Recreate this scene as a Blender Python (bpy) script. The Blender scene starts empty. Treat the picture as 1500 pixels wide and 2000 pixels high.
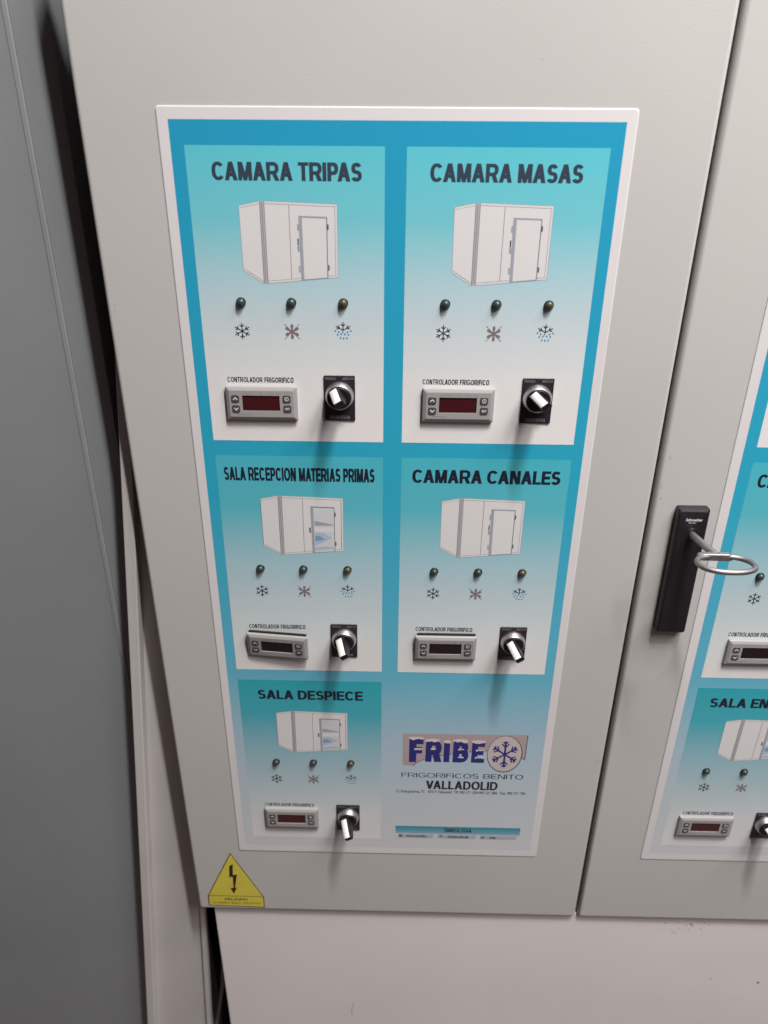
import bpy, bmesh, math, random
from mathutils import Vector, Matrix

random.seed(4)
SC = bpy.context.scene
COL = SC.collection
H0 = 1600.0                       # height of the camera above the floor, mm


def P(x, y, z):
    """millimetres (x right, y into the cabinet, z up from camera height) -> metres"""
    return Vector((x / 1000.0, y / 1000.0, (z + H0) / 1000.0))


# ------------------------------------------------------------------ camera
yaw, pit, rol = math.radians(-0.992), math.radians(26.8413), math.radians(0.4094)
fw = Vector((math.sin(yaw) * math.cos(pit), math.cos(yaw) * math.cos(pit), -math.sin(pit)))
rt = Vector((math.cos(yaw), -math.sin(yaw), 0))
up = rt.cross(fw)
rt2 = math.cos(rol) * rt + math.sin(rol) * up
up2 = -math.sin(rol) * rt + math.cos(rol) * up
cam = bpy.data.objects.new('camera', bpy.data.cameras.new('camera'))
COL.objects.link(cam)
m3 = Matrix((rt2, up2, -fw)).transposed()
cam.matrix_world = Matrix.Translation(P(0, -765.6, 0)) @ m3.to_4x4()
cam.data.sensor_fit = 'VERTICAL'
cam.data.sensor_height = 36.0
cam.data.sensor_width = 27.0
cam.data.lens = 27.0
cam.data.clip_start = 0.01
cam.data.clip_end = 50
cam.data.dof.use_dof = True
cam.data.dof.focus_distance = 0.86
cam.data.dof.aperture_fstop = 27.0 / 5.2
SC.camera = cam

# ------------------------------------------------------------------ light
world = bpy.data.worlds.new("World")
SC.world = world
world.use_nodes = True
world.node_tree.nodes['Background'].inputs[0].default_value = (1.0, 0.68, 0.64, 1)
world.node_tree.nodes['Background'].inputs[1].default_value = 0.035
SC.view_settings.view_transform = 'Standard'
SC.view_settings.look = 'None'
SC.view_settings.exposure = 0.0
SC.view_settings.gamma = 1.0
SC.render.film_transparent = False


def ceiling_lamp(a0, a1, power, col, width=0.12):
    """a fluorescent batten high above, running away from the cabinet"""
    d = Vector((0.647, -0.762, 0))
    n = P(400, -740, 1900)
    A, B = n + d * a0, n + d * a1
    L = bpy.data.lights.new('ceiling_lamp', 'AREA')
    L.shape = 'RECTANGLE'
    L.size = (B - A).length
    L.size_y = width
    L.energy = power
    L.color = col
    o = bpy.data.objects.new('ceiling_lamp', L)
    COL.objects.link(o)
    xax = d.normalized()
    zax = Vector((0, 0, 1))
    o.matrix_world = Matrix.Translation((A + B) / 2) @ Matrix((xax, zax.cross(xax), zax)).transposed().to_4x4()


ceiling_lamp(0.0, 0.5, 77, (1.0, 1.0, 0.985), 0.10)
ceiling_lamp(0.9, 2.2, 38, (1.0, 0.99, 0.98), 0.10)

# broad fill light added at the right to lift the knob shadows
L = bpy.data.lights.new('right_fill_light', 'AREA')
L.shape = 'SQUARE'
L.size = 1.1
L.energy = 58
L.color = (1.0, 0.99, 0.975)
pl = bpy.data.objects.new('right_fill_light', L)
COL.objects.link(pl)
pl.location = P(1250, -900, 1750)

SC.cycles.use_denoising = True
SC.cycles.max_bounces = 6


# ------------------------------------------------------------------ materials
def lin(c):
    return tuple(((v / 255.0) / 12.92 if v / 255.0 <= 0.04045 else ((v / 255.0 + 0.055) / 1.055) ** 2.4) for v in c) + (1.0,)


def mat(name, col, rough=0.5, metal=0.0, vary=0.0, scale=8.0, bump=0.0, bscale=900.0, spec=0.5, coat=0.0, smudge=0.0):
    m = bpy.data.materials.new(name)
    m.use_nodes = True
    nt = m.node_tree
    b = nt.nodes['Principled BSDF']
    b.inputs['Base Color'].default_value = tuple(col[:3]) + (1.0,)
    b.inputs['Roughness'].default_value = rough
    b.inputs['Metallic'].default_value = metal
    b.inputs['Specular IOR Level'].default_value = spec
    b.inputs['Coat Weight'].default_value = coat
    b.inputs['Coat Roughness'].default_value = 0.12
    tc = nt.nodes.new('ShaderNodeTexCoord')
    if vary:
        n = nt.nodes.new('ShaderNodeTexNoise')
        n.inputs['Scale'].default_value = scale
        n.inputs['Detail'].default_value = 4
        nt.links.new(tc.outputs['Object'], n.inputs['Vector'])
        r = nt.nodes.new('ShaderNodeValToRGB')
        r.color_ramp.elements[0].position = 0.3
        r.color_ramp.elements[1].position = 0.7
        r.color_ramp.elements[0].color = tuple(v * (1 - vary) for v in col[:3]) + (1,)
        r.color_ramp.elements[1].color = tuple(min(1, v * (1 + vary)) for v in col[:3]) + (1,)
        nt.links.new(n.outputs['Fac'], r.inputs['Fac'])
        src = r.outputs['Color']
        if smudge:
            n2 = nt.nodes.new('ShaderNodeTexNoise')
            n2.inputs['Scale'].default_value = 26
            n2.inputs['Detail'].default_value = 7
            n2.inputs['Roughness'].default_value = 0.62
            nt.links.new(tc.outputs['Object'], n2.inputs['Vector'])
            r2 = nt.nodes.new('ShaderNodeValToRGB')
            r2.color_ramp.elements[0].position = 0.66
            r2.color_ramp.elements[0].color = (1, 1, 1, 1)
            r2.color_ramp.elements[1].position = 0.80
            r2.color_ramp.elements[1].color = (1 - smudge,) * 3 + (1,)
            nt.links.new(n2.outputs['Fac'], r2.inputs['Fac'])
            mx = nt.nodes.new('ShaderNodeMix')
            mx.data_type = 'RGBA'
            mx.blend_type = 'MULTIPLY'
            mx.inputs[0].default_value = 1.0
            nt.links.new(src, mx.inputs[6])
            nt.links.new(r2.outputs['Color'], mx.inputs[7])
            src = mx.outputs[2]
        nt.links.new(src, b.inputs['Base Color'])
    if bump:
        n = nt.nodes.new('ShaderNodeTexNoise')
        n.inputs['Scale'].default_value = bscale
        n.inputs['Detail'].default_value = 2
        nt.links.new(tc.outputs['Object'], n.inputs['Vector'])
        bp = nt.nodes.new('ShaderNodeBump')
        bp.inputs['Strength'].default_value = bump
        bp.inputs['Distance'].default_value = 0.0002
        nt.links.new(n.outputs['Fac'], bp.inputs['Height'])
        nt.links.new(bp.outputs['Normal'], b.inputs['Normal'])
    return m


def gradient(name, stops, rough=0.35, grain=0.03):
    """printed vertical gradient; stops = [(0 bottom .. 1 top, rgb)]"""
    m = bpy.data.materials.new(name)
    m.use_nodes = True
    nt = m.node_tree
    b = nt.nodes['Principled BSDF']
    b.inputs['Roughness'].default_value = rough
    b.inputs['Specular IOR Level'].default_value = 0.4
    tc = nt.nodes.new('ShaderNodeTexCoord')
    sp = nt.nodes.new('ShaderNodeSeparateXYZ')
    nt.links.new(tc.outputs['Generated'], sp.inputs[0])
    r = nt.nodes.new('ShaderNodeValToRGB')
    el = r.color_ramp.elements
    el[0].position, el[0].color = stops[0][0], tuple(stops[0][1]) + (1,)
    el[1].position, el[1].color = stops[-1][0], tuple(stops[-1][1]) + (1,)
    for p, c in stops[1:-1]:
        e = el.new(p)
        e.color = tuple(c) + (1,)
    nt.links.new(sp.outputs['Z'], r.inputs['Fac'])
    n = nt.nodes.new('ShaderNodeTexNoise')          # print grain
    n.inputs['Scale'].default_value = 500
    n.inputs['Detail'].default_value = 3
    nt.links.new(tc.outputs['Object'], n.inputs['Vector'])
    mr = nt.nodes.new('ShaderNodeMapRange')
    mr.inputs['To Min'].default_value = 1 - grain * 2
    mr.inputs['To Max'].default_value = 1 + grain * 2
    nt.links.new(n.outputs['Fac'], mr.inputs['Value'])
    mx = nt.nodes.new('ShaderNodeMix')
    mx.data_type = 'RGBA'
    mx.blend_type = 'MULTIPLY'
    mx.inputs[0].default_value = 1.0
    nt.links.new(r.outputs['Color'], mx.inputs[6])
    nt.links.new(mr.outputs['Result'], mx.inputs[7])
    nt.links.new(mx.outputs[2], b.inputs['Base Color'])
    return m


M = dict(
    door=mat('door_paint', (0.505, 0.483, 0.462), 0.5, vary=0.03, scale=3.5, bump=0.35, bscale=560, smudge=0.05),
    plinth=mat('plinth_paint', (0.80, 0.74, 0.73), 0.55, vary=0.03, scale=5, bump=0.2, bscale=500, smudge=0.10),
    wall=mat('wall_panel_paint', (0.262, 0.268, 0.28), 0.5, vary=0.05, scale=4, bump=0.3, bscale=500),
    joint=mat('joint_strip', (0.285, 0.29, 0.30), 0.5, vary=0.04, scale=9),
    board=mat('board_paint', (0.55, 0.515, 0.50), 0.6, vary=0.05, scale=7, bump=0.3, bscale=300, smudge=0.12),
    slot_shade=mat('slot_shade', (0.012, 0.011, 0.012), 0.9, vary=0.2, scale=10),  # near-black colour stands in for the shade of the unlit slot
    white=mat('sign_white', (0.70, 0.65, 0.66), 0.32, vary=0.02, scale=6),
    pwhite=mat('print_white', (0.69, 0.655, 0.65), 0.35),
    ink=mat('ink_black', (0.012, 0.014, 0.03), 0.4),
    inkteal=mat('ink_grey', (0.035, 0.05, 0.075), 0.4),
    line=mat('ink_line', (0.12, 0.115, 0.13), 0.4),
    linelight=mat('ink_line_pale', (0.33, 0.34, 0.39), 0.4),
    postgrey=mat('ink_post_grey', (0.42, 0.40, 0.41), 0.4),
    fan=mat('ink_mauve', (0.21, 0.155, 0.17), 0.4),
    drop=mat('ink_blue_drop', (0.035, 0.22, 0.42), 0.4),
    glassblue=mat('ink_glass_blue', (0.40, 0.48, 0.58), 0.4),
    glasspale=mat('ink_glass_pale', (0.60, 0.59, 0.61), 0.4),
    glassdeep=mat('ink_glass_deep', (0.18, 0.32, 0.46), 0.4),
    black=mat('black_plastic', (0.013, 0.010, 0.013), 0.38, bump=0.15, bscale=1500),
    blackplate=mat('black_legend_plate', (0.022, 0.014, 0.022), 0.42),
    gripblack=mat('black_knob_plastic', (0.010, 0.007, 0.009), 0.42, spec=0.35),
    grip=mat('white_marker', (0.80, 0.77, 0.73), 0.4),
    chrome=mat('satin_metal', (0.50, 0.48, 0.48), 0.42, metal=1.0, bump=0.1),
    steel=mat('key_steel', (0.34, 0.325, 0.32), 0.55, metal=1.0, vary=0.15, scale=120, bump=0.3, bscale=600),
    housing=mat('controller_grey', (0.33, 0.31, 0.305), 0.42, bump=0.15, bscale=1200),
    button=mat('button_grey', (0.065, 0.06, 0.06), 0.5),
    symbol=mat('symbol_white', (0.75, 0.74, 0.73), 0.5),
    faint=mat('faint_print', (0.27, 0.25, 0.25), 0.5),
    red=mat('red_display', (0.055, 0.008, 0.011), 0.2),
    dark=mat('dark_display', (0.014, 0.005, 0.007), 0.16),
    green=mat('green_lens', (0.032, 0.050, 0.044), 0.30),
    amber=mat('amber_lens', (0.070, 0.058, 0.026), 0.30),
    grey_lens=mat('dull_lens', (0.06, 0.07, 0.07), 0.3),
    yellow=mat('sign_yellow', (0.68, 0.57, 0.07), 0.45, vary=0.06, scale=30),
    brown=mat('sign_black', (0.035, 0.010, 0.004), 0.5),
    plateink=mat('plate_lettering', (0.20, 0.17, 0.18), 0.5),
    banner=mat('logo_banner', (0.42, 0.325, 0.33), 0.4),
    disc=mat('logo_disc', (0.55, 0.47, 0.46), 0.4),
    logoblue=mat('logo_blue', (0.022, 0.022, 0.17), 0.4),
    snow=mat('logo_snow', (0.66, 0.58, 0.58), 0.4),
    logotext=mat('handle_lettering', (0.65, 0.62, 0.66), 0.5),
    floor=mat('floor_tiles', (0.13, 0.105, 0.095), 0.5, vary=0.15, scale=4),
    dirt=mat('dirt', (0.20, 0.16, 0.145), 0.8, vary=0.2, scale=60),
    dirt2=mat('faint_dirt', (0.40, 0.36, 0.34), 0.8, vary=0.1, scale=60),
    cable=mat('grey_cable', (0.22, 0.21, 0.20), 0.5),
    gasket=mat('rubber_gasket', (0.012, 0.010, 0.010), 0.7),
    field=gradient('print_field', [(0.0, (0.62, 0.60, 0.62)), (0.10, (0.52, 0.56, 0.60)), (0.22, (0.38, 0.50, 0.59)), (0.33, (0.13, 0.43, 0.56)),
                                   (0.45, (0.075, 0.40, 0.56)), (0.60, (0.028, 0.365, 0.52)), (1.0, (0.020, 0.305, 0.50))]),
    card=gradient('print_card', [(0.0, (0.78, 0.73, 0.72)), (0.25, (0.71, 0.69, 0.68)), (0.45, (0.55, 0.62, 0.65)), (0.58, (0.42, 0.59, 0.64)),
                                 (0.78, (0.17, 0.53, 0.60)), (1.0, (0.105, 0.52, 0.60))]),
    card_b=gradient('print_card_lower', [(0.0, (0.76, 0.71, 0.70)), (0.22, (0.64, 0.67, 0.67)), (0.42, (0.48, 0.58, 0.62)), (0.55, (0.36, 0.54, 0.60)),
                                         (0.78, (0.10, 0.45, 0.53)), (1.0, (0.065, 0.44, 0.53))]),
    card_c=gradient('print_card_low', [(0.0, (0.72, 0.68, 0.68)), (0.20, (0.61, 0.63, 0.63)), (0.42, (0.42, 0.53, 0.57)), (0.60, (0.27, 0.46, 0.53)),
                                       (0.80, (0.06, 0.38, 0.46)), (1.0, (0.028, 0.36, 0.43))]),
    keybar=gradient('print_key_bar', [(0.0, (0.20, 0.38, 0.48)), (1.0, (0.016, 0.25, 0.33))]),
    keychip=gradient('print_key_chip', [(0.0, (0.36, 0.40, 0.46)), (1.0, (0.46, 0.47, 0.50))]),
)


# ------------------------------------------------------------------ mesh builder
class MB:
    """collects faces in millimetres, in local coordinates of its object"""

    def __init__(self):
        self.v, self.f, self.mi, self.mats, self.sm = [], [], [], [], []
        self.step = 0.0

    def _m(self, m):
        if m not in self.mats:
            self.mats.append(m)
        return self.mats.index(m)

    def face(self, pts, m, smooth=False):
        i = len(self.v)
        self.v += [tuple(p) for p in pts]
        self.f.append(tuple(range(i, i + len(pts))))
        self.mi.append(self._m(m))
        self.sm.append(smooth)

    def flat(self, pts, y, m):
        """polygon in the plane y, facing the camera (-y); every next one lies a hair prouder"""
        self.step += 0.004
        a = sum(pts[i][0] * pts[(i + 1) % len(pts)][1] - pts[(i + 1) % len(pts)][0] * pts[i][1] for i in range(len(pts)))
        if a < 0:
            pts = pts[::-1]
        self.face([(x, y - self.step, z) for x, z in pts], m)

    def rect(self, x0, z0, x1, z1, y, m):
        self.flat([(x0, z0), (x1, z0), (x1, z1), (x0, z1)], y, m)

    def line(self, pts, w, y, m, closed=False):
        """flat stroke with mitred corners"""
        n = len(pts)
        L, R = [], []
        for i, (x, z) in enumerate(pts):
            a = pts[i - 1] if (i > 0 or closed) else None
            b = pts[(i + 1) % n] if (i < n - 1 or closed) else None
            dirs = []
            if a is not None:
                dirs.append(Vector((x - a[0], z - a[1])).normalized())
            if b is not None:
                dirs.append(Vector((b[0] - x, b[1] - z)).normalized())
            t = (dirs[0] + dirs[-1])
            t = t.normalized() if t.length > 1e-6 else dirs[0]
            nn = Vector((-t.y, t.x))
            c = max(0.35, nn.dot(Vector((-dirs[0].y, dirs[0].x))))
            nn = nn * (w / 2 / c)
            L.append((x + nn.x, z + nn.y))
            R.append((x - nn.x, z - nn.y))
        self.step += 0.004
        yy = y - self.step
        k = n if closed else n - 1
        for i in range(k):
            j = (i + 1) % n
            self.face([(R[i][0], yy, R[i][1]), (R[j][0], yy, R[j][1]), (L[j][0], yy, L[j][1]), (L[i][0], yy, L[i][1])], m)

    def disc(self, cx, cz, rx, rz, y, m, n=24, rot=0.0):
        self.flat([(cx + rx * math.cos(a) * math.cos(rot) - rz * math.sin(a) * math.sin(rot),
                    cz + rx * math.cos(a) * math.sin(rot) + rz * math.sin(a) * math.cos(rot))
                   for a in [2 * math.pi * i / n for i in range(n)]], y, m)

    def prism(self, pts, y0, y1, m, smooth=False):
        """outline pts (x,z), from y0 (back) to y1 (front, smaller y)"""
        a = sum(pts[i][0] * pts[(i + 1) % len(pts)][1] - pts[(i + 1) % len(pts)][0] * pts[i][1] for i in range(len(pts)))
        if a < 0:
            pts = pts[::-1]
        self.face([(x, y1, z) for x, z in pts], m)
        self.face([(x, y0, z) for x, z in pts[::-1]], m)
        n = len(pts)
        for i in range(n):
            p, q = pts[i], pts[(i + 1) % n]
            self.face([(p[0], y0, p[1]), (q[0], y0, q[1]), (q[0], y1, q[1]), (p[0], y1, p[1])], m, smooth)

    def loft(self, rings, m, cap0=True, cap1=True, smooth=True, closed=True):
        """rings: equally long lists of 3D points; shared vertices"""
        base = len(self.v)
        n = len(rings[0])
        for r in rings:
            self.v += [tuple(p) for p in r]
        mi = self._m(m)
        for k in range(len(rings) - 1):
            for i in range(n if closed else n - 1):
                j = (i + 1) % n
                a, b = base + k * n, base + (k + 1) * n
                self.f.append((a + i, a + j, b + j, b + i))
                self.mi.append(mi)
                self.sm.append(smooth)
        if cap0:
            self.f.append(tuple(base + i for i in range(n))[::-1])
            self.mi.append(mi)
            self.sm.append(False)
        if cap1:
            q = base + (len(rings) - 1) * n
            self.f.append(tuple(q + i for i in range(n)))
            self.mi.append(mi)
            self.sm.append(False)

    def lathe(self, prof, m, n=32, cx=0, cz=0, cap0=True, cap1=True, smooth=True):
        """prof: [(radius, y)] turned about the y axis, from the back to the front"""
        rings = [[(cx + r * math.cos(2 * math.pi * i / n), y, cz + r * math.sin(2 * math.pi * i / n)) for i in range(n)] for r, y in prof]
        self.loft(rings, m, cap0, cap1, smooth)

    def tube(self, pts, r, m, n=10, closed=False):
        pts = [Vector(p) for p in pts]
        k = len(pts)
        rings = []
        for i, p in enumerate(pts):
            a = pts[i - 1] if (i or closed) else p
            b = pts[(i + 1) % k] if (i < k - 1 or closed) else p
            t = (b - a).normalized()
            ref = Vector((0, 0, 1)) if abs(t.z) < 0.9 else Vector((1, 0, 0))
            u = t.cross(ref).normalized()
            w = u.cross(t)
            rr = r[i] if isinstance(r, (list, tuple)) else r
            rings.append([p + (u * math.cos(2 * math.pi * j / n) + w * math.sin(2 * math.pi * j / n)) * rr for j in range(n)])
        if closed:
            rings.append(rings[0])
        self.loft(rings, m, not closed, not closed)

    def build(self, name, parent=None, loc=None, bevel=0.0, seg=2):
        me = bpy.data.meshes.new(name)
        me.from_pydata([(x / 1000, y / 1000, z / 1000) for x, y, z in self.v], [], self.f)
        for m in self.mats:
            me.materials.append(m)
        for p, i, s in zip(me.polygons, self.mi, self.sm):
            p.material_index = i
            p.use_smooth = s
        bm = bmesh.new()
        bm.from_mesh(me)
        bmesh.ops.remove_doubles(bm, verts=bm.verts, dist=1e-7)
        if bevel:
            ed = [e for e in bm.edges if len(e.link_faces) == 2 and e.calc_face_angle(0) > 0.6]
            bmesh.ops.bevel(bm, geom=ed, offset=bevel / 1000, segments=seg, profile=0.5, affect='EDGES', clamp_overlap=True)
        bmesh.ops.recalc_face_normals(bm, faces=[f for f in bm.faces]) if bevel else None
        bm.to_mesh(me)
        bm.free()
        o = bpy.data.objects.new(name, me)
        COL.objects.link(o)
        if parent is not None:
            o.parent = parent
        if loc is not None:
            o.location = P(*loc) if parent is None else Vector(loc) / 1000
        return o


def box(x0, x1, y0, y1, z0, z1, m):
    b = MB()
    b.prism([(x0, z0), (x1, z0), (x1, z1), (x0, z1)], y1, y0, m)
    return b


def rounded(x0, x1, z0, z1, r, n=4):
    out = []
    for cx, cz, a in ((x1 - r, z1 - r, 0), (x0 + r, z1 - r, 90), (x0 + r, z0 + r, 180), (x1 - r, z0 + r, 270)):
        for i in range(n + 1):
            t = math.radians(a + 90 * i / n)
            out.append((cx + r * math.cos(t), cz + r * math.sin(t)))
    return out


def thing(name, label, cat, loc, group=None):
    o = bpy.data.objects.new(name, None)
    o.empty_display_size = 0.02
    COL.objects.link(o)
    o.location = P(*loc)
    o['label'] = label
    o['category'] = cat
    if group:
        o['group'] = group
    return o


def copy_tree(root, loc, label):
    def rec(o, par):
        c = o.copy()
        COL.objects.link(c)
        c.parent = par
        for ch in o.children:
            rec(ch, c)
        return c
    c = rec(root, None)
    c.location = P(*loc)
    c['label'] = label
    return c


# ------------------------------------------------------------------ lettering (own grotesque capitals)
HB = 0.80        # horizontals against stems


def arc(cx, cz, rx, rz, a0, a1, n=10):
    out = []
    for i in range(n + 1):
        t = math.radians(a0 + (a1 - a0) * i / n)
        c_, s_ = math.cos(t), math.sin(t)
        out.append((cx + rx * math.copysign(abs(c_) ** .86, c_), cz + rz * math.copysign(abs(s_) ** .86, s_)))
    return out


def glyph(ch, w):
    """returns (advance, strokes, polygons) for cap height 1 and stem w; strokes are (points, closed)"""
    h = w / 2
    k = w * 1.12
    S, G = [], []
    if ch == ' ':
        return 0.30, S, G
    W = {'I': w + 0.02, 'M': 0.86, 'N': 0.74, 'O': 0.84, 'C': 0.79, 'G': 0.83, 'A': 0.80, 'V': 0.78, 'R': 0.77, 'B': 0.72, 'D': 0.76,
         'S': 0.66, 'P': 0.67, 'L': 0.58, 'F': 0.58, 'E': 0.64, 'T': 0.64, 'U': 0.70, 'H': 0.70, 'Q': 0.78}.get(ch, 0.6)
    R = lambda x0, z0, x1, z1: G.append([(x0, z0), (x1, z0), (x1, z1), (x0, z1)])
    if ch in 'ILFEHTPRBDNM':
        if ch != 'T':
            R(0, 0, w, 1)
    if ch == 'L':
        R(w, 0, W, w * .78)
    elif ch in 'FE':
        R(w, 1 - w * .78, W, 1)
        R(w, 0.5 - w * .42, W - 0.05, 0.5 + w * .5)
        if ch == 'E':
            R(w, 0, W + .01, w * .78)
    elif ch == 'T':
        R(W / 2 - h, 0, W / 2 + h, 1 - w * .78)
        R(0, 1 - w * .78, W, 1)
    elif ch == 'H':
        R(W - w, 0, W, 1)
        R(w, 0.5 - h, W - w, 0.5 + h)
    elif ch in 'PR':
        m = 0.44
        S.append(([(w, 1 - h)] + arc(W * .56, (1 - h + m) / 2, W - h - W * .56, (1 - h - m) / 2, 90, -90) + [(w, m)], False))
        if ch == 'R':
            G.append([(W * .42, m), (W * .42 + k, m), (W + .02, 0), (W + .02 - k * 1.05, 0)])
    elif ch == 'B':
        m = 0.52
        S.append(([(w, 1 - h)] + arc(W * .52, (1 - h + m) / 2, W - h - .03 - W * .52, (1 - h - m) / 2, 90, -90) + [(w, m)], False))
        S.append(([(w, m)] + arc(W * .52, (h + m) / 2, W - h - W * .52, (m - h) / 2, 90, -90) + [(w, h)], False))
    elif ch == 'D':
        S.append(([(w, 1 - h)] + arc(W * .40, 0.5, W - h - W * .40, 0.5 - h, 90, -90, 16) + [(w, h)], False))
    elif ch == 'N':
        R(W - w, 0, W, 1)
        G.append([(w * .2, 1), (w * .2 + k, 1), (W - w * .2, 0), (W - w * .2 - k, 0)])
    elif ch == 'M':
        R(W - w, 0, W, 1)
        G.append([(w * .1, 1), (w * .1 + k, 1), (W / 2 + k * .42, 0), (W / 2 - k * .42, 0)])
        G.append([(W - w * .1, 1), (W - w * .1 - k, 1), (W / 2 - k * .42, 0), (W / 2 + k * .42, 0)])
    elif ch == 'A':
        G.append([(0, 0), (k, 0), (W / 2 + k * .5, 1), (W / 2 - k * .5, 1)])
        G.append([(W, 0), (W - k, 0), (W / 2 - k * .5, 1), (W / 2 + k * .5, 1)])
        R(W * .2, 0.22, W * .8, 0.22 + w * .85)
    elif ch == 'V':
        G.append([(0, 1), (k, 1), (W / 2 + k * .5, 0), (W / 2 - k * .5, 0)])
        G.append([(W, 1), (W - k, 1), (W / 2 - k * .5, 0), (W / 2 + k * .5, 0)])
    elif ch == 'U':
        S.append(([(h, 1)] + arc(W / 2, W / 2, W / 2 - h, W / 2 - h, 180, 360) + [(W - h, 1)], False))
    elif ch == 'O':
        S.append((arc(W / 2, .5, W / 2 - h, .5 - h, 0, 345, 23), True))
    elif ch == 'C':
        S.append((arc(W / 2, .5, W / 2 - h, .5 - h, 38, 322, 20), False))
    elif ch == 'G':
        S.append((arc(W / 2, .5, W / 2 - h, .5 - h, 38, 330, 20), False))
        R(W - w, 0.12, W, 0.5)
        R(W * .55, 0.5 - w * .85, W, 0.5)
    elif ch == 'S':
        r = (1 - w) / 4
        S.append((arc(W / 2, 1 - h - r, W / 2 - h - .02, r, 22, 270, 12)[:-1] + arc(W / 2, h + r, W / 2 - h, r, 90, -158, 12), False))
    elif ch == '/':
        G.append([(0, 0), (w * .8, 0), (0.35, 1), (0.35 - w * .8, 1)])
    return W, S, G


def letters(mb, s, x0, x1, zt, zb, y, m, w=0.235, gap=0.045):
    hgt = zt - zb
    kern = {'CA': -.05, 'PA': -.10, 'LA': -.02, 'A ': -.04, ' A': -.04, 'LL': 0, 'VA': -.12, 'AV': -.12, 'OV': -.02, 'RT': -.02, 'AT': -.1, 'TE': 0}
    tot = sum(glyph(c, w)[0] + gap for c in s) - gap + sum(kern.get(s[i:i + 2], 0) for i in range(len(s) - 1))
    i_ = 0
    sx = (x1 - x0) / tot
    x = 0.0
    for c in s:
        a, S, G = glyph(c, w)
        for p in G:
            mb.flat([(x0 + (x + px) * sx, zb + pz * hgt) for px, pz in p], y, m)
        for pts, closed in S:
            # widen in glyph space, then scale, so that condensed words get thin stems
            tmp = MB()
            q_ = (1 - HB * w) / (1 - w)
            tmp.line([(px, (.5 + (pz - .5) * q_) / HB) for px, pz in pts], w, 0, m, closed)
            mb.step += 0.004
            for f in tmp.f:
                q = [tmp.v[i] for i in f]
                mb.face([(x0 + (x + px) * sx, y - mb.step, zb + pz * HB * hgt) for px, _, pz in q], m)
        i_ += 1
        x += a + gap + (kern.get(s[i_ - 1:i_ + 1], 0) if i_ < len(s) else 0)


def small_text(s, name, parent, x0, x1, zb, zt, y, m, offset=0.0):
    """small mixed-case print: a text curve turned into a mesh"""
    cu = bpy.data.curves.new('tmp', 'FONT')
    cu.body = s
    cu.resolution_u = 2
    cu.offset = offset
    ob = bpy.data.objects.new('tmp', cu)
    COL.objects.link(ob)
    dg = bpy.context.evaluated_depsgraph_get()
    me = bpy.data.meshes.new_from_object(ob.evaluated_get(dg))
    bpy.data.objects.remove(ob)
    bpy.data.curves.remove(cu)
    xs = [v.co.x for v in me.vertices]
    ys = [v.co.y for v in me.vertices]
    a, b, c, d = min(xs), max(xs), min(ys), max(ys)
    for v in me.vertices:
        px = x0 + (v.co.x - a) / (b - a) * (x1 - x0)
        pz = zb + (v.co.y - c) / (d - c) * (zt - zb)
        v.co = (px / 1000, y / 1000, pz / 1000)
    me.materials.clear()
    me.materials.append(m)
    o = bpy.data.objects.new(name, me)
    COL.objects.link(o)
    o.parent = parent
    return o


# ------------------------------------------------------------------ surroundings
# grey sandwich panels of the cold store wall, set back behind the cabinet front
wall = bpy.data.objects.new('wall', None)
COL.objects.link(wall)
wall.location = P(-600, 54, -1600)
wall['kind'] = 'structure'
box(-300, 238, 0, 60, 0, 2300, M['wall']).build('wall_panel', wall, bevel=1.5)
box(242.5, 278, 0, 60, 0, 2300, M['wall']).build('wall_panel', wall, bevel=1.0)
jb = MB()
jb.prism([(236.5, 0), (242.0, 0), (242.0, 2300), (236.5, 2300)], 6, -0.8, M['joint'])
jb.build('joint_strip', wall, bevel=1.2)

back = box(-400, 760, 0, 12, 0, 2300, M['slot_shade']).build('slot_shade_backing', None, (-322, 330, -1600))  # added backing sheet, coloured near black so the slot reads as unlit
back['kind'] = 'structure'

fl = box(-1400, 1600, -2600, 345, -10, 0, M['floor']).build('floor', None, (0, 0, -1600))
fl['kind'] = 'structure'

# white board leaning in the slot between wall and cabinet
tb = thing('cover_board', 'narrow scuffed white board slanting between the grey wall and the cabinet', 'board', (-300, 40, -1600))
ox, oz = -300, -1600


def bx(z, inner=False):
    return -299 - (-230 - z) * 0.10424 + (13.5 if inner else 0)


b = MB()
b.prism([(bx(-160, True) - ox - 2, -160 - oz), (-274 - ox, -160 - oz), (-276 - ox, -800 - oz), (-301 - ox, -1124 - oz), (-321 - ox, -1440 - oz), (-331 - ox, -1600 - oz),
         (bx(-1600, True) - ox - 4, 0)], 9, 0, M['board'])
b.build('board_face', tb, bevel=0.8)
b = MB()
b.prism([(bx(-160) - ox, -160 - oz), (bx(-160, True) - ox, -160 - oz), (bx(-1600, True) - ox, 0), (bx(-1600) - ox, 0)], 9, -18, M['board'])
b.build('raised_edge', tb, bevel=1.6, seg=3)
b2 = MB()
b2.prism([(-283 - ox, -900 - oz), (-277 - ox, -900 - oz), (-296 - ox, -1124 - oz), (-315.5 - ox, -1436 - oz), (-325.5 - ox, 0), (-332 - ox, 0), (-323 - ox, -1436 - oz), (-303.5 - ox, -1124 - oz)], 9, -5, M['board'])
b2.build('side_lip', tb, bevel=0.8)

# cable in the slot below the door
cb = MB()
cb.tube([(-40, 0, -260), (-26, -4, -120), (-10, 0, -30), (0, 6, 30), (4, 30, 120)], 3.6, M['cable'], 10)
cable = cb.build('cable', None, (-296, 62, -1400))
cable['label'] = 'short grey cable running down the dark slot beside the plinth'
cable['category'] = 'cable'

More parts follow.
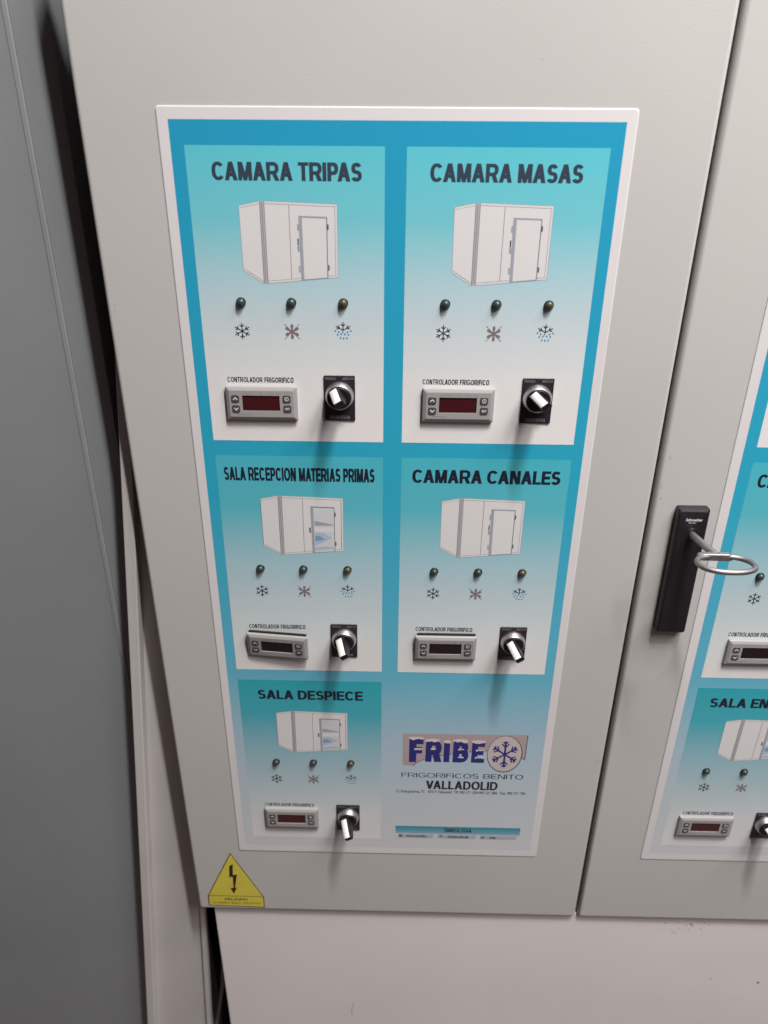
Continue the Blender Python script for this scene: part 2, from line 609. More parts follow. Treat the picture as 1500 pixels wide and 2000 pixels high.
# ------------------------------------------------------------------ electrical cabinet
cab = thing('electrical_cabinet', 'pale grey steel electrical cabinet with two doors above a whitish plinth', 'cabinet', (0, 18.8, -1600))
cz = lambda z: z + 1600
box(-273, 900, 0, 300, cz(-1071), cz(167), M['door']).build('body', cab, bevel=2)
box(-270.5, 900, -11, 300, cz(-1600), cz(-1072), M['plinth']).build('plinth', cab, bevel=2, seg=3)


def door_leaf(x0, x1):
    b = MB()
    out = rounded(x0, x1, cz(-1070), cz(172), 3.0, 3)
    # rolled sheet edge: the outline shrinks as it comes forward
    rings = []
    cx, czz = (x0 + x1) / 2, cz((-1070 + 172) / 2)
    hx, hz = (x1 - x0) / 2, (1242) / 2
    for inset, y in ((0, -1.5), (0, -12.0), (0.35, -14.6), (1.3, -16.7), (2.8, -17.8), (4.4, -18.0)):
        fx, fz = (hx - inset) / hx, (hz - inset) / hz
        rings.append([(cx + (x - cx) * fx, y, czz + (z - czz) * fz) for x, z in out])
    b.loft(rings, M['door'], True, True, True)
    return b


d1 = door_leaf(-290.5, 280.4).build('door', cab)
d2 = door_leaf(284.6, 860).build('door', cab)


# small chips, specks and scuffs on the paint
def blob(mb, x, z, rx, rz, y, m, rr):
    n = 9
    mb.flat([(x + rx * rr.uniform(.55, 1.1) * math.cos(2 * math.pi * i / n), cz(z) + rz * rr.uniform(.55, 1.1) * math.sin(2 * math.pi * i / n)) for i in range(n)], y, m)


rr = random.Random(11)
dm_ = MB()
yd, yp = -18.05, -11.05            # door face, plinth face
for x, z, a, b_ in ((-137, -974, 2.6, .8), (-130, -973, 1.2, .5), (-283, -168, .5, 1.6), (-281.5, -163, .4, .9), (272.5, -752, .5, 2.4), (270.8, -758, .4, 1.3), (466.5, -934, 1.0, 1.2),
                    (-271, -520, .7, .8), (-260, -790, .5, .5), (293, -318, 1.0, 2.6), (289.5, -352, .8, 3.2), (291, -366, .6, 1.5), (330, -640, .5, .6), (-240, -60, .4, .4), (120, 50, .4, .4),
                    (305, -700, .4, 1.4), (415, -960, .6, .6), (60, -1010, .7, .4)):
    blob(dm_, x, z, a, b_, yd, M['dirt2'] if a * b_ > 2 or x < 0 else M['dirt'], rr)
for x, z, a, b_ in ((517, -1223, 1.6, 1.8), (594, -1230, 2.6, 3.0), (461, -1090, 2.2, 1.5)):
    blob(dm_, x, z, a, b_, yp, M['dirt'], rr)
for i in range(26):
    blob(dm_, rr.gauss(455, 26), rr.gauss(-1097, 9), rr.uniform(.6, 2.2), rr.uniform(.5, 1.6), yp, M['dirt2'], rr)
for i in range(16):
    blob(dm_, rr.uniform(-230, 620), rr.uniform(-1330, -1085), rr.uniform(.3, .9), rr.uniform(.3, .9), yp, M['dirt2'], rr)
dm_.line([(-58, cz(-1310)), (-62, cz(-1330)), (-61, cz(-1345))], .9, yp, M['dirt2'])
do = dm_.build('dirt_specks', cab)
do['kind'] = 'stuff'

# ------------------------------------------------------------------ symbols
def snowflake(mb, cx, cz_, r, w, y, m, arms=range(6), branch=True, tip=0.0):
    for a in arms:
        t = math.radians(90 + 60 * a)
        d = Vector((math.cos(t), math.sin(t)))
        mb.line([(cx, cz_), (cx + d.x * r, cz_ + d.y * r)], w, y, m)
        for f, l in ((0.52, 0.36),) if not tip else ((0.48, 0.42), (0.75, 0.28)):
            p = (cx + d.x * r * f, cz_ + d.y * r * f)
            for s in (-1, 1):
                u = t + s * math.radians(48)
                mb.line([p, (p[0] + math.cos(u) * r * l, p[1] + math.sin(u) * r * l)], w, y, m)


def fan_symbol(mb, cx, cz_, r, y, m):
    for a in range(6):
        t = math.radians(90 + 60 * a)
        mb.disc(cx + math.cos(t) * r * .64, cz_ + math.sin(t) * r * .64, r * .30, r * .19, y, m, 12, t)
        mb.line([(cx, cz_), (cx + math.cos(t) * r * .5, cz_ + math.sin(t) * r * .5)], r * .24, y, m)
    mb.disc(cx, cz_, r * .2, r * .2, y, m, 12)
    q = r * 0.93
    mb.line([(cx - q, cz_ + q), (cx + q, cz_ - q)], r * .075, y, m)
    mb.line([(cx - q, cz_ - q), (cx + q, cz_ + q)], r * .075, y, m)


def defrost_symbol(mb, cx, cz_, r, w, y, drops=True):
    c = cz_ + r * 0.14
    snowflake(mb, cx, c, r * .95, w, y, M['ink'], arms=(5, 0, 1))
    if drops:
        rows = [(-.88, -.02), (-.5, -.14), (.5, -.14), (.88, -.02), (-.62, -.45), (-.22, -.38), (.2, -.38), (.6, -.45), (-.3, -.82), (.05, -.86), (.42, -.82), (-.05, -.12)]
        for i, (px, pz) in enumerate(rows):
            mb.disc(cx + px * r, c + (pz - .05) * r, r * .085, r * .125, y, M['drop'], 8)


# ------------------------------------------------------------------ control sign (printed laminate with the room cards)
YS = 0.0      # its face


def room_drawing(parent, ox, top, hgt, glass):
    """perspective line drawing of a cold room; x relative to the column, heights scaled to hgt"""
    k = hgt / 75.0
    T = lambda x, z: (x + ox, top + (z + 65.1) * k)
    mb = MB()
    y = -0.16
    W_, L_, LL = M['pwhite'], M['line'], M['linelight']
    tl, rl, rr, tr = (-151, -69.2), (-131.2, -65.2), (-127.1, -65.1), (-59, -67.4)
    bl, ml, mr, br = (-150.9, -128), (-131.5, -140), (-127.5, -139.9), (-59.2, -133.6)
    mb.flat([T(*p) for p in (tl, rl, ml, bl)], y, W_)
    mb.flat([T(*p) for p in (rl, tr, br, ml)], y, W_)
    mb.flat([T(*p) for p in (rl, rr, mr, ml)], y, M['postgrey'])
    for a, c, wd, mm in ((tl, rl, .45, LL), (rr, tr, .45, LL), (tl, bl, .5, L_ if glass else LL), (bl, ml, .45, LL), (mr, br, .45, LL), (tr, br, .45, LL), (rl, ml, .55, L_), (rr, mr, .4, L_)):
        mb.line([T(*a), T(*c)], wd, y, mm)
    mb.line([T(-150.6, -71.2), T(-131, -67.4)], .35, y, LL)
    mb.line([T(-127, -67.3), T(-60.5, -69.6)], .5, y, LL)
    mb.line([T(-150, -126.2), T(-131.5, -138)], .35, y, L_)
    mb.line([T(-127.5, -137.6), T(-61, -131.6)], .4, y, LL)
    mb.line([T(-61.2, -69), T(-61.4, -132)], .5, y, L_ if glass else LL)
    mb.line([T(-129.3, -67), T(-129.6, -138)], .35, y, L_)
    mb.line([T(-104.1, -68.6), T(-104.4, -135.6)], .45, y, L_)
    # door leaf
    d = [(-95.6, -78), (-68.7, -78.8), (-69, -134.2), (-95, -136.3)]
    mb.flat([T(*p) for p in d], y, LL)
    e = [(-92.4, -79.6), (-69.6, -80.2), (-69.8, -133.6), (-92.2, -135.6)]
    mb.flat([T(*p) for p in e], y, W_)
    mb.line([T(-95.6, -78), T(-68.7, -78.8)], .6, y, L_ if glass else LL)
    mb.line([T(-68.9, -78.8), T(-69.1, -134.2)], .55, y, L_)
    mb.line([T(-92.5, -79.6), T(-92.2, -135.6)], .3, y, LL)
    mb.line([T(-95, -136.3), T(-69.1, -134.3)], .4, y, LL)
    for zz in (-84.6, -121.6):
        mb.flat([T(-68.6, zz), T(-67.3, zz - 1), T(-67.3, zz - 5), T(-68.6, zz - 6)], y, L_)
    if not glass:
        mb.rect(*T(-97.2, -104.2), *T(-96.1, -98.0), y, M['ink'])
        mb.flat([T(-97.6, -104.8), T(-95.2, -104.8), T(-95.2, -110), T(-97.4, -109.6)], y, LL)
        for zz in (-85, -123):
            mb.flat([T(-96.9, zz), T(-95.4, zz), T(-95.4, zz - 6.4), T(-96.9, zz - 5.6)], y, LL)
    else:
        mb.flat([T(-97.9, -104.2), T(-96, -104.2), T(-96, -111), T(-97.7, -110.6)], y, L_)
        up_ = [(-91.6, -81), (-70.4, -81.6), (-70.4, -103.4), (-91.6, -104)]
        lo = [(-91.6, -109.6), (-70.4, -109), (-70.4, -134.4), (-91.6, -136)]
        mb.flat([T(*p) for p in up_], y, M['glasspale'])
        mb.flat([T(*p) for p in lo], y, M['glasspale'])
        mb.flat([T(-91.6, -95.5), T(-78, -98.5), T(-70.4, -100), T(-70.4, -101.4), T(-91.6, -101.8)], y, M['linelight'])
        mb.flat([T(*p) for p in ((-91.6, -110.5), (-82, -110.3), (-72, -117), (-82, -123), (-91.6, -127))], y, M['glassblue'])
        mb.flat([T(*p) for p in ((-91.4, -115), (-86, -114.6), (-80, -119.3), (-91.4, -121.5))], y, M['glassdeep'])
        mb.flat([T(*p) for p in ((-91.6, -130), (-80, -128), (-70.4, -129), (-70.4, -131), (-91.6, -133.6))], y, M['glassblue'])
    mb.build('room_drawing', parent)


ROW = {1: dict(z0=-304.0, z1=-18.5, title=(-32.0, -47.7), pic=(-65.1, 75.0), ico=-186.6, cap=(-234.2, -239.2), mat='card'),
       2: dict(z0=-610.9, z1=-321.4, title=(-335.1, -351.0), pic=(-369.0, 75.8), ico=-494.1, cap=(-542.4, -547.8), mat='card_b'),
       3: dict(z0=-909.4, z1=-627.2, title=(-643.2, -657.8), pic=(-677.0, 71.0), ico=-796.3, cap=(-842.4, -848.0), mat='card_c')}


def room_card(sign, col_x, x0, x1, row, title, tx0, tx1, glass, heavy=0.19, name='room_card'):
    r = ROW[row]
    c = MB()
    c.rect(x0, r['z0'], x1, r['z1'], -0.12, M[r['mat']])
    card = c.build(name, sign)
    t = MB()
    tm = M['inkteal'] if row == 1 else M['ink']
    letters(t, title, tx0, tx1, r['title'][0], r['title'][1], -0.16, tm, w=heavy)
    t.build('lettering', card)
    room_drawing(card, col_x, r['pic'][0], r['pic'][1], glass)
    s = MB()
    snowflake(s, -156.6 + col_x, r['ico'], 8.3, .95, -0.16, M['ink'])
    s.build('snowflake_symbol', card)
    s = MB()
    fan_symbol(s, -106.5 + col_x, r['ico'], 8.2, -0.16, M['fan'])
    s.build('crossed_fan_symbol', card)
    s = MB()
    defrost_symbol(s, -55.4 + col_x, r['ico'] + .6, 8.8, .95, -0.16)
    s.build('defrost_symbol', card)
    t = MB()
    letters(t, 'CONTROLADOR FRIGORIFICO', -175.8 + col_x, -107.4 + col_x, r['cap'][0] + .2, r['cap'][1] - .3, -0.16, M['ink'], w=0.21, gap=0.12)
    t.build('caption', card)
    return card


def sign_plate(name, label, loc, x0, x1):
    s = thing(name, label, 'sign', loc, 'printed control signs on the cabinet doors')
    b = MB()
    out = rounded(x0, x1, -939.5, 13.0, 3.0, 4)
    cx, cc = (x0 + x1) / 2, (-939.5 + 13.0) / 2
    hx, hz = (x1 - x0) / 2, (939.5 + 13.0) / 2
    rings = []
    for inset, y in ((0, 0.8), (0, 0.35), (0.35, 0.1), (1.2, 0.0)):
        rings.append([(cx + (x - cx) * (hx - inset) / hx, y, cc + (z - cc) * (hz - inset) / hz) for x, z in out])
    b.loft(rings, M['white'], False, True, True)
    b.build('white_border', s)
    return s


sg = sign_plate('control_sign', 'blue and white control sign with five room cards and a company logo', (0, 0, 0), -219.1, 208.8)
f = MB()
f.rect(-208.9, -926, 199.4, 2.3, -0.06, M['field'])
f.build('blue_field', sg)
room_card(sg, 0, -196.5, -14.7, 1, 'CAMARA TRIPAS', -173.5, -35.7, False, heavy=0.235)
room_card(sg, 201.3, 5.1, 187.9, 1, 'CAMARA MASAS', 26.8, 166.0, False, heavy=0.235)
room_card(sg, 0, -196.5, -14.7, 2, 'SALA RECEPCION MATERIAS PRIMAS', -188.7, -23.8, True, heavy=0.24)
room_card(sg, 201.8, 5.1, 187.9, 2, 'CAMARA CANALES', 17.3, 178.6, False, heavy=0.23)
room_card(sg, 0, -196.5, -14.7, 3, 'SALA DESPIECE', -172.6, -38.5, True, heavy=0.23)

# company logo
lg = MB()
Y0 = -0.12
lg.flat([(14.2, -766.6), (13.2, -711.7), (176.6, -710.3), (176.0, -752.9), (171.4, -750.4), (126.2, -738.1), (101.8, -741.3), (80, -745), (63.6, -749.1), (43.5, -755.5), (32.8, -761.8), (28.5, -767.9)], Y0, M['banner'])
lg.line([(28.5, -767.9), (32.8, -761.8), (43.5, -755.5), (63.6, -749.1), (80, -745), (101.8, -741.3), (126.2, -738.6)], .8, Y0, M['ink'])
lg.line([(176.6, -710.3), (176.0, -752.9), (171, -750)], .9, Y0, M['ink'])
logo = lg.build('company_logo', sg)
dm = MB()
dm.disc(148.8, -744.3, 23.3, 32.2, -0.18, M['ink'], 40)
dm.disc(148.6, -743.9, 22.4, 31.1, -0.18, M['disc'], 40)
for a in range(6):
    t = math.radians(90 + 60 * a)
    sx, sz = 15.6, 22.6
    tip_ = (148.9 + math.cos(t) * sx * (1.12 if a % 3 else 1.0), -744.4 + math.sin(t) * sz)
    dm.line([(148.9, -744.4), tip_], 2.6, -0.18, M['logoblue'])
    for fr, l in ((.55, .34), (.8, .22)):
        p = (148.9 + (tip_[0] - 148.9) * fr, -744.4 + (tip_[1] + 744.4) * fr)
        for s_ in (-1, 1):
            u = t + s_ * math.radians(46)
            dm.line([p, (p[0] + math.cos(u) * 20 * l, p[1] + math.sin(u) * 24 * l)], 2.0, -0.18, M['logoblue'])
dm.build('logo_disc', logo)
wm = MB()
spans = [('F', 22.3, 41.0, -719.5, -761.2), ('R', 44.2, 65.2, -722.5, -760), ('I', 68.2, 76.6, -724.4, -760), ('B', 80.4, 101.0, -722.5, -760), ('E', 105, 122.0, -723.4, -760)]
for ch, a, c_, zt, zb in spans:
    letters(wm, ch, a, c_, zt, zb, -0.18, M['logoblue'], w=0.30 if ch != 'I' else 0.3)
wm.build('lettering', logo)
sm_ = MB()
rs = random.Random(7)


def snowcap(x0, x1, z, t):
    n = 7
    topp = [(x0 - 1 + (x1 - x0 + 2) * i / n, z + t * .55 + t * .35 * math.sin(math.pi * i / n) + rs.uniform(-.3, .3)) for i in range(n + 1)]
    bot = [(x1 + 1 - (x1 - x0 + 2) * i / n, z - rs.uniform(.1, 1.0) * t) for i in range(n + 1)]
    sm_.flat(topp + bot, -0.40, M['snow'])


for x0, x1, z, t in ((22.0, 40.5, -719.5, 3.6), (30, 40, -738.0, 2.2), (44, 61, -722.4, 3.4), (68.5, 76, -724.2, 3.2), (80.5, 98, -722.4, 3.6), (105, 121.5, -723.5, 3.4),
                     (88, 93.5, -737.2, 1.8), (88, 94, -751.5, 1.9), (111.5, 121, -738.0, 2.2), (111, 121.5, -751.0, 2.1), (52, 56.5, -737.0, 1.8)):
    snowcap(x0, x1, z, t)
sm_.build('snow_caps', logo)
t = MB()
letters(t, 'FRIGORIFICOS BENITO', 12.8, 176.8, -780.4, -788.6, -0.12, M['ink'], w=0.11, gap=0.1)
letters(t, 'VALLADOLID', 46.5, 143.6, -794.2, -809.4, -0.12, M['ink'], w=0.21, gap=.07)
t.build('address_lettering', sg)
small_text('C/ Embajadores, 71   47013 Valladolid  Tlf: 983 271 350-983 221 886   Fax: 983 271 796', 'address_line', sg, 6.3, 182.3, -819.0, -812.4, -0.14, M['ink'], 0.012)

# symbol key at the foot of the sign
kb = MB()
kb.rect(6.3, -896.0, 181.6, -882.0, -0.12, M['keybar'])
key_ = kb.build('symbol_key', sg)
kc = MB()
for a, c_ in ((10, 61), (66, 121.5), (126, 178.5)):
    kc.flat([(a, -905.4), (c_ - 2, -905.4), (c_, -897.2), (a, -897.2)], -0.12, M['keychip'])
kc.build('key_chip', key_)
t = MB()
letters(t, 'SIMBOLOGIA', 74.7, 113.6, -885.2, -892.6, -0.18, M['inkteal'], w=0.2)
letters(t, 'VENTILADORES', 21.1, 50, -899.6, -903.4, -0.18, M['inkteal'], w=0.16)
letters(t, 'DESESCARCHE', 80.7, 109.7, -899.6, -903.6, -0.18, M['inkteal'], w=0.16)
letters(t, 'FRIO', 139.5, 148.9, -899.8, -903.6, -0.18, M['inkteal'], w=0.16)
t.build('lettering', key_)
t = MB()
fan_symbol(t, 13.5, -901.4, 3.0, -0.18, M['ink'])
defrost_symbol(t, 71, -901.4, 3.0, .4, -0.18)
snowflake(t, 129.8, -901.4, 3.2, .5, -0.18, M['drop'])
t.build('key_symbols', key_)

# second sign, on the right-hand door
DX = 577.6
s2 = sign_plate('control_sign', 'blue and white control sign cut off by the photo edge beside the door handle', (0, 0, 0), 357.9, 357.9 + 427.9)
f = MB()
f.rect(368.8, -926, 368.8 + 408.3, 2.3, -0.06, M['field'])
f.build('blue_field', s2)
room_card(s2, DX, 381.6, 563.2, 1, 'CAMARA', 430, 510, False)
room_card(s2, DX, 381.6, 563.2, 2, 'CAMARA CURADERO', 391.5, 553, False, heavy=0.23)
room_card(s2, DX, 381.6, 563.2, 3, 'SALA ENVASADO', 400.5, 549, True, heavy=0.23)


# ------------------------------------------------------------------ temperature controllers
def make_controller(disp, gasket):
    t = thing('temperature_controller', 'x', 'controller', (0, 0, 0), 'temperature controllers on the cards')
    # local origin: centre of its back, face towards -y
    b = MB()
    rings = []
    for inset, y, r in ((0, 0, 1.0), (0, -3.4, 1.0), (0.5, -4.0, 1.0), (3.3, -5.3, 1.6), (3.9, -5.5, 1.6)):
        rings.append([(x, y, z) for x, z in rounded(-37.0 + inset, 37.0 - inset, -18.0 + inset, 18.0 - inset, r, 3)])
    b.loft(rings, M['housing'], True, False, False)
    # front with a recess for the display window
    yf = -5.5
    o = rounded(-33.1, 33.1, -14.1, 14.1, 1.6, 3)
    wx0, wx1, wz0, wz1 = -20.0, 19.0, -7.6, 9.0
    hole = [(wx1, wz1), (wx0, wz1), (wx0, wz0), (wx1, wz0)]
    for q in range(4):
        seg = o[q * 4:(q + 1) * 4] + [o[((q + 1) * 4) % 16]]
        b.face([(x, yf, z) for x, z in seg] + [(hole[(q + 1) % 4][0], yf, hole[(q + 1) % 4][1]), (hole[q][0], yf, hole[q][1])], M['housing'])
        p, n_ = hole[q], hole[(q + 1) % 4]
        b.face([(p[0], yf, p[1]), (n_[0], yf, n_[1]), (n_[0], yf + 1.0, n_[1]), (p[0], yf + 1.0, p[1])], M['housing'])
    h = b.build('housing', t)
    d = MB()
    d.prism([(wx0, wz0), (wx1, wz0), (wx1, wz1), (wx0, wz1)], yf + 2.2, yf + 0.9, disp)
    d.build('display', t)
    for i, (cx, cz_, sy) in enumerate(((-27.0, 5.6, 'up'), (-26.8, -5.3, 'down'), (26.4, 5.8, 'set'), (26.8, -4.8, 'menu'))):
        k = MB()
        k.prism(rounded(cx - 4.1, cx + 4.1, cz_ - 3.9, cz_ + 3.9, 1.7, 3), yf + 0.2, yf - 0.7, M['button'])
        ko = k.build('button', t, bevel=0.25, seg=1)
        s = MB()
        ys = yf - 0.75
        if sy == 'up':
            s.line([(cx - 2.2, cz_ - 1.1), (cx, cz_ + 1.2), (cx + 2.2, cz_ - 1.1)], 1.0, ys, M['symbol'])
        elif sy == 'down':
            s.line([(cx - 2.2, cz_ + 1.1), (cx, cz_ - 1.2), (cx + 2.2, cz_ + 1.1)], 1.0, ys, M['symbol'])
        elif sy == 'set':
            s.line(arc(cx, cz_, 1.9, 1.9, 0, 345, 16), .6, ys, M['symbol'], True)
            s.line([(cx, cz_ - .9), (cx, cz_ + .9)], .5, ys, M['symbol'])
        else:
            letters(s, 'SET', cx - 2.6, cx + 2.6, cz_ + 1.1, cz_ - 1.1, ys, M['symbol'], w=.2)
        s.build('symbol', ko)
    g = MB()
    for i, xx in enumerate((-19, -16.5, -14, -11.5, -9, -1, 0.4, 8, 11, 17.5)):
        g.rect(xx, 10.6, xx + (1.3 if i % 2 else 1.0), 12.0 + (i % 3) * .2, yf - 0.05, M['faint'])
    g.rect(-27, -11.9, -12, -11.1, yf - 0.05, M['faint'])
    g.build('markings', t)
    if gasket:
        q = MB()
        q.prism(rounded(-35.2, 35.6, 10, 20.4, 1.0, 2), 1.0, -1.0, M['gasket'])
        q.build('gasket', t)
    return t


ctl = [((-141.1, 0, -261.0), 'red', False, 0, 'temperature controller with dark red display under the CAMARA TRIPAS drawing'),
       ((62.9, 0, -260.6), 'red', False, 0, 'temperature controller with dark red display under the CAMARA MASAS drawing'),
       ((-141.4, 0, -569.6), 'dark', True, -1.2, 'loose tilted temperature controller with black display on the SALA RECEPCION card'),
       ((63.0, 0, -570.0), 'dark', True, 0, 'temperature controller with black display and black gasket on the CAMARA CANALES card'),
       ((-138.6, 0, -867.6), 'red', False, 0, 'temperature controller with dark red display on the SALA DESPIECE card'),
       ((62.9 + 377.2, 0, -569.5), 'dark', False, 0, 'temperature controller with black display cut off by the photo edge below the key'),
       ((434.8, 0, -867.2), 'red', False, 0, 'temperature controller with dark red display on the SALA ENVASADO card')]
proto_c = {}
for loc, kind, gk, rot, lab in ctl:
    key = (kind, gk)
    if key not in proto_c:
        t = make_controller(M[kind], gk)
        proto_c[key] = t
        t.location = P(*loc)
        t['label'] = lab
    else:
        t = copy_tree(proto_c[key], loc, lab)
    t.location.y += -0.0003
    if rot:
        # pulled half out of its cut-out, top edge forward
        t.rotation_euler = (math.radians(7), math.radians(1.3), math.radians(-4))
        t.location.y -= 0.0035
    elif gk:
        t.rotation_euler = (math.radians(3.5), 0, 0)
        t.location.y -= 0.0012


# ------------------------------------------------------------------ rotary switches
def make_switch(ang):
    t = thing('rotary_switch', 'x', 'switch', (0, 0, 0), 'rotary switches on the cards')
    p = MB()
    p.prism(rounded(-16, 16, -27.2, 21.2, .5, 1), 0, -1.3, M['blackplate'])
    plate = p.build('legend_plate', t, bevel=0.25, seg=1)
    s = MB()
    letters(s, 'PARADA', -14.6, -3.6, 19.6, 17.0, -1.36, M['plateink'], w=.16)
    letters(s, 'MARCHA', 3.6, 14.6, 19.6, 17.0, -1.36, M['plateink'], w=.16)
    letters(s, 'MANIOBRA', -10.6, 10.6, -21.6, -25.4, -1.36, M['plateink'], w=.16)
    s.build('lettering', plate)
    r = MB()
    r.lathe([(14.9, -1.3), (14.9, -3.4), (14.6, -4.6), (13.6, -7.6), (13.0, -9.2), (12.4, -9.9), (11.8, -9.6), (11.7, -8.0), (11.7, -5.0)], M['chrome'], 48, cap0=False, cap1=False)
    r.build('bezel_ring', t)
    k = MB()
    k.lathe([(11.5, -4.0), (11.5, -9.4), (11.2, -10.2), (10.2, -10.6)], M['gripblack'], 40)
    ca, sa = math.cos(math.radians(ang)), math.sin(math.radians(ang))

    def uv(s_, u, y):            # s across, u along the pointer (up before turning left)
        s_ += 1.2 + (-14.0 - y) * 0.13
        return (s_ * ca - u * sa, y, s_ * sa + u * ca)
    prof = [(11.4, -10.0), (11.6, -17.5), (9.6, -25.0), (7.4, -34.0), (5.6, -41.0), (3.6, -43.2), (0.2, -43.4), (-1.6, -41.8), (-2.2, -36.0), (-3.0, -22.0), (-4.4, -10.0)]
    hw = 5.3
    # lever body: profile swept across, with softened flanks
    rings = []
    for s_, sc in ((-hw, .93), (-hw + .9, 1.0), (hw - .9, 1.0), (hw, .93)):
        cu, cy = 2.0, -24.0
        rings.append([uv(s_, cu + (u - cu) * sc, cy + (y - cy) * sc) for u, y in prof])
    k.loft(rings, M['gripblack'], True, True, False)
    knob = k.build('knob', t)
    w = MB()
    face = [(11.9, -17.0), (9.95, -25.0), (7.8, -34.2), (6.1, -40.8), (4.6, -43.0)]
    prs = []
    for s_ in (-4.7, -4.3, 3.1, 3.5):
        e = .5 if abs(s_) > 4.5 or s_ == 3.5 else 0.0
        prs.append([uv(s_, u + .5 - e, y - .25 + e * .3) for u, y in face])
    w.loft(prs, M['grip'], False, False, True, closed=False)
    w.build('pointer_marker', knob)
    return t


sw = [((-60.1, 0, -252.3), 34, 'rotary switch with white pointer on the CAMARA TRIPAS card'),
      ((144.1, 0, -252.6), 42, 'rotary switch with white pointer on the CAMARA MASAS card'),
      ((-60.7, 0, -561.0), 33, 'rotary switch with white pointer on the SALA RECEPCION card'),
      ((144.2, 0, -560.8), 38, 'rotary switch with white pointer on the CAMARA CANALES card'),
      ((-60.2, 0, -864.0), 31, 'rotary switch with white pointer on the SALA DESPIECE card'),
      ((518.0, 0, -862.5), 36, 'rotary switch half cut off by the photo edge on the SALA ENVASADO card')]
for loc, ang, lab in sw:
    t = make_switch(ang)
    t.location = P(loc[0], -0.25, loc[2])
    t['label'] = lab


# ------------------------------------------------------------------ indicator lamps
def make_lamp(m):
    t = thing('indicator_lamp', 'x', 'lamp', (0, 0, 0), 'indicator lamps above the symbols')
    b = MB()
    b.lathe([(4.8, 0), (4.8, -1.2), (4.5, -1.9), (4.0, -2.1), (3.8, -1.4)], M['gripblack'], 24, cap1=False)
    b.build('bezel', t)
    l = MB()
    prof = [(3.9, -1.0), (3.95, -2.2)] + [(3.95 * math.cos(a), -2.2 - 3.3 * math.sin(a)) for a in [math.radians(v) for v in (20, 40, 58, 74, 88)]]
    l.lathe(prof, m, 24)
    l.build('lens', t)
    return t


lamps = {}
cards = [('CAMARA TRIPAS', (-155.5, -105.7, -54.7), -157.5, 0), ('CAMARA MASAS', (45.5, 95.7, 146.7), -157.3, 0), ('SALA RECEPCION', (-156.4, -106.3, -55), -461.6, 1),
         ('CAMARA CANALES', (45.6, 96.5, 147.4), -462.0, 1), ('SALA DESPIECE', (-155.2, -105.3, -55.1), -762.4, 2), ('SALA ENVASADO', (418.3, 468.2), -763.6, 2), ('cut-off', (420.9,), -461.6, 1)]
sym = ('snowflake', 'crossed fan', 'defrost')
for nm, xs, z, rowk in cards:
    z -= (0.5, 1.5, 2.5)[rowk]
    for i, x in enumerate(xs):
        kind = 'amber' if i == 2 else 'green'
        colr = 'yellowish' if i == 2 else 'dull green'
        lab = f"{colr} indicator lamp above the {sym[i]} symbol on the {nm} card"
        if nm == 'cut-off':
            lab = 'dull green indicator lamp beside the ring of the key'
        if kind not in lamps:
            lamps[kind] = t = make_lamp(M[kind])
            t.location = P(x, 0, z)
            t['label'] = lab
        else:
            t = copy_tree(lamps[kind], (x, 0, z), lab)
        t.location.y -= 0.00015

# ------------------------------------------------------------------ door handle and key
hd = thing('door_handle', 'long black plastic door handle with white lettering at its top', 'handle', (327.5, 0.8, -456.5))
b = MB()
rings = []
for inset, y, dz in ((0, 0, 0), (0, -6.5, 0), (0.5, -8.6, 0), (1.4, -10.2, 0), (2.6, -11.0, 0)):
    rings.append([(x + 0.6 * (-z / 82.0), y, z - (5.5 if (z > 0 and inset > 1.5) else (1.8 if z > 0 and inset > 0.5 else 0))) for x, z in rounded(-17.6 + inset, 17.6 - inset, -82.0 + inset, 82.6 - inset, 2.6, 4)])
b.loft(rings, M['black'], True, True, False)
b.build('handle_body', hd)
r_ = MB()
r_.lathe([(7.0, -10.9), (7.0, -11.3), (6.6, -11.5), (5.6, -11.4), (5.4, -10.9)], M['black'], 28, cx=.8, cz=52.5, cap0=False, cap1=False)
r_.build('lock_collar', hd)
r_ = MB()
r_.prism(rounded(-13.8, 13.8, -76, 64, 2.0, 3), -10.9, -11.12, M['black'])
r_.build('grip_plate', hd)
lt = small_text('Schneider', 'lettering', hd, -8.8, 9.6, 68.4, 71.9, -11.22, M['logotext'], 0.03)
lt2 = small_text('Electric', 'lettering', hd, -5.0, 3.0, 65.6, 67.7, -11.22, M['logotext'], 0.0)

ky = thing('key', 'bare steel key with an oval wire ring stuck in the black door handle', 'key', (328.1, -12, -404.5))
k = MB()
k.tube([(0.3, 3, 0), (0.6, -2, 0), (9.6, -44, 0.6), (10.2, -47, 0.7)], [3.9, 4.1, 4.0, 3.2], M['steel'], 16)
k.build('shaft', ky)
k = MB()
N = 48
pts = []
for i in range(N):
    a = 2 * math.pi * i / N
    x = 10.4 + 28.5 * math.copysign(abs(math.cos(a)) ** 0.9, math.cos(a))
    yy = -66.5 + 20.0 * math.copysign(abs(math.sin(a)) ** 0.9, math.sin(a))
    pts.append((x + 1.5, yy, 0.6 + (-46.5 - yy) * 0.10))
k.tube(pts, 2.9, M['steel'], 12, closed=True)
k.build('ring', ky)
k = MB()
k.prism([(-10, -3.0), (-4, -3.8), (24, -4.0), (27, -2.4), (27, 2.4), (22, 4.2), (-4, 4.4), (-10, 3.0)], -43.6, -50.0, M['steel'])
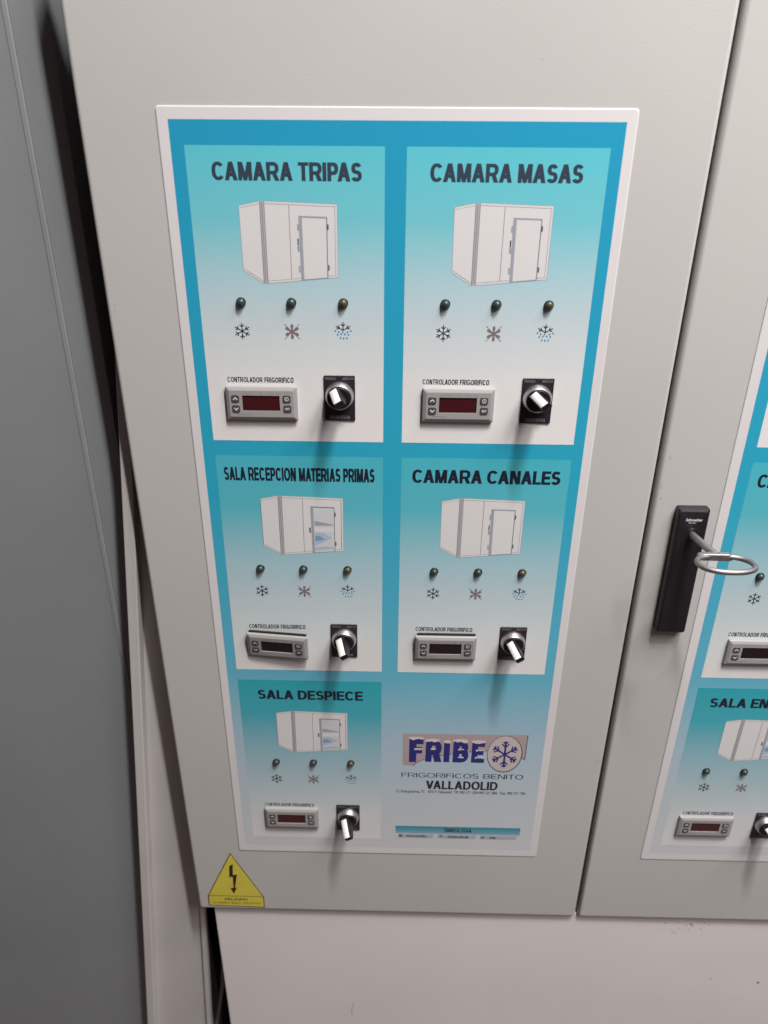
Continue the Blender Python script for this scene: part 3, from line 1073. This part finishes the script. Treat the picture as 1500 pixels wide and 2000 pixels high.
k.build('flattened_joint', ky, bevel=1.3, seg=3)

# ------------------------------------------------------------------ warning sticker
ws = thing('warning_sign', 'yellow triangular danger sticker with a lightning arrow at the door corner', 'sign', (-233, 0.8, -1066))
zz = 1066
b = MB()
outl = [(-189.9, -1063.9), (-275.0, -1062.0), (-274.3, -1039.6), (-233.0, -946.0), (-189.9, -1039.9)]
outl = [(x + 233, z + zz) for x, z in outl]
b.prism(outl, 0, -0.25, M['yellow'])
b.build('sticker', ws)
b = MB()
cxx, czz = 0.5, 38
ins = [(cxx + (x - cxx) * .985, czz + (z - czz) * .985) for x, z in outl]
b.line(ins, 1.35, -0.27, M['brown'], True)
b.line([(-41.0, 26.6), (42.8, 26.2)], 1.0, -0.27, M['brown'])
b.build('border', ws)
b = MB()
bolt = [(-231.2, -969.3), (-236.9, -974.1), (-238.6, -999.0), (-233.6, -996.2), (-234.3, -1022.6), (-238.9, -1021.7), (-234.6, -1034.9), (-229.3, -1020.9), (-232.0, -1021.5), (-226.7, -991.3), (-232.8, -993.1)]
bb = [(x + 233, z + zz) for x, z in bolt]
b.flat([bb[i] for i in (0, 1, 2, 3, 10)], -0.27, M['brown'])
b.flat([bb[i] for i in (10, 3, 4, 8, 9)], -0.27, M['brown'])
b.flat([bb[i] for i in (5, 6, 7)], -0.27, M['brown'])
b.build('lightning_bolt', ws)
b = MB()
letters(b, 'PELIGRO', -16.6, 18.1, 21.8, 16.6, -0.27, M['brown'], w=.17)
b.build('lettering', ws)
small_text('CUADRO BAJO TENSION', 'lettering', ws, -35.8, 37.0, 7.6, 12.8, -0.3, M['brown'], 0.0)

# lettering and other fine print: real geometry, joined into one part each
for o in list(bpy.data.objects):
    if o.parent and o.name.split('.')[0] in ('lettering', 'caption', 'key_symbols', 'markings', 'snow_caps', 'address_lettering', 'address_line', 'key_chip', 'symbol',
                                             'snowflake_symbol', 'crossed_fan_symbol', 'defrost_symbol', 'room_drawing', 'logo_disc', 'company_logo', 'lightning_bolt'):
        o['kind'] = 'stuff'
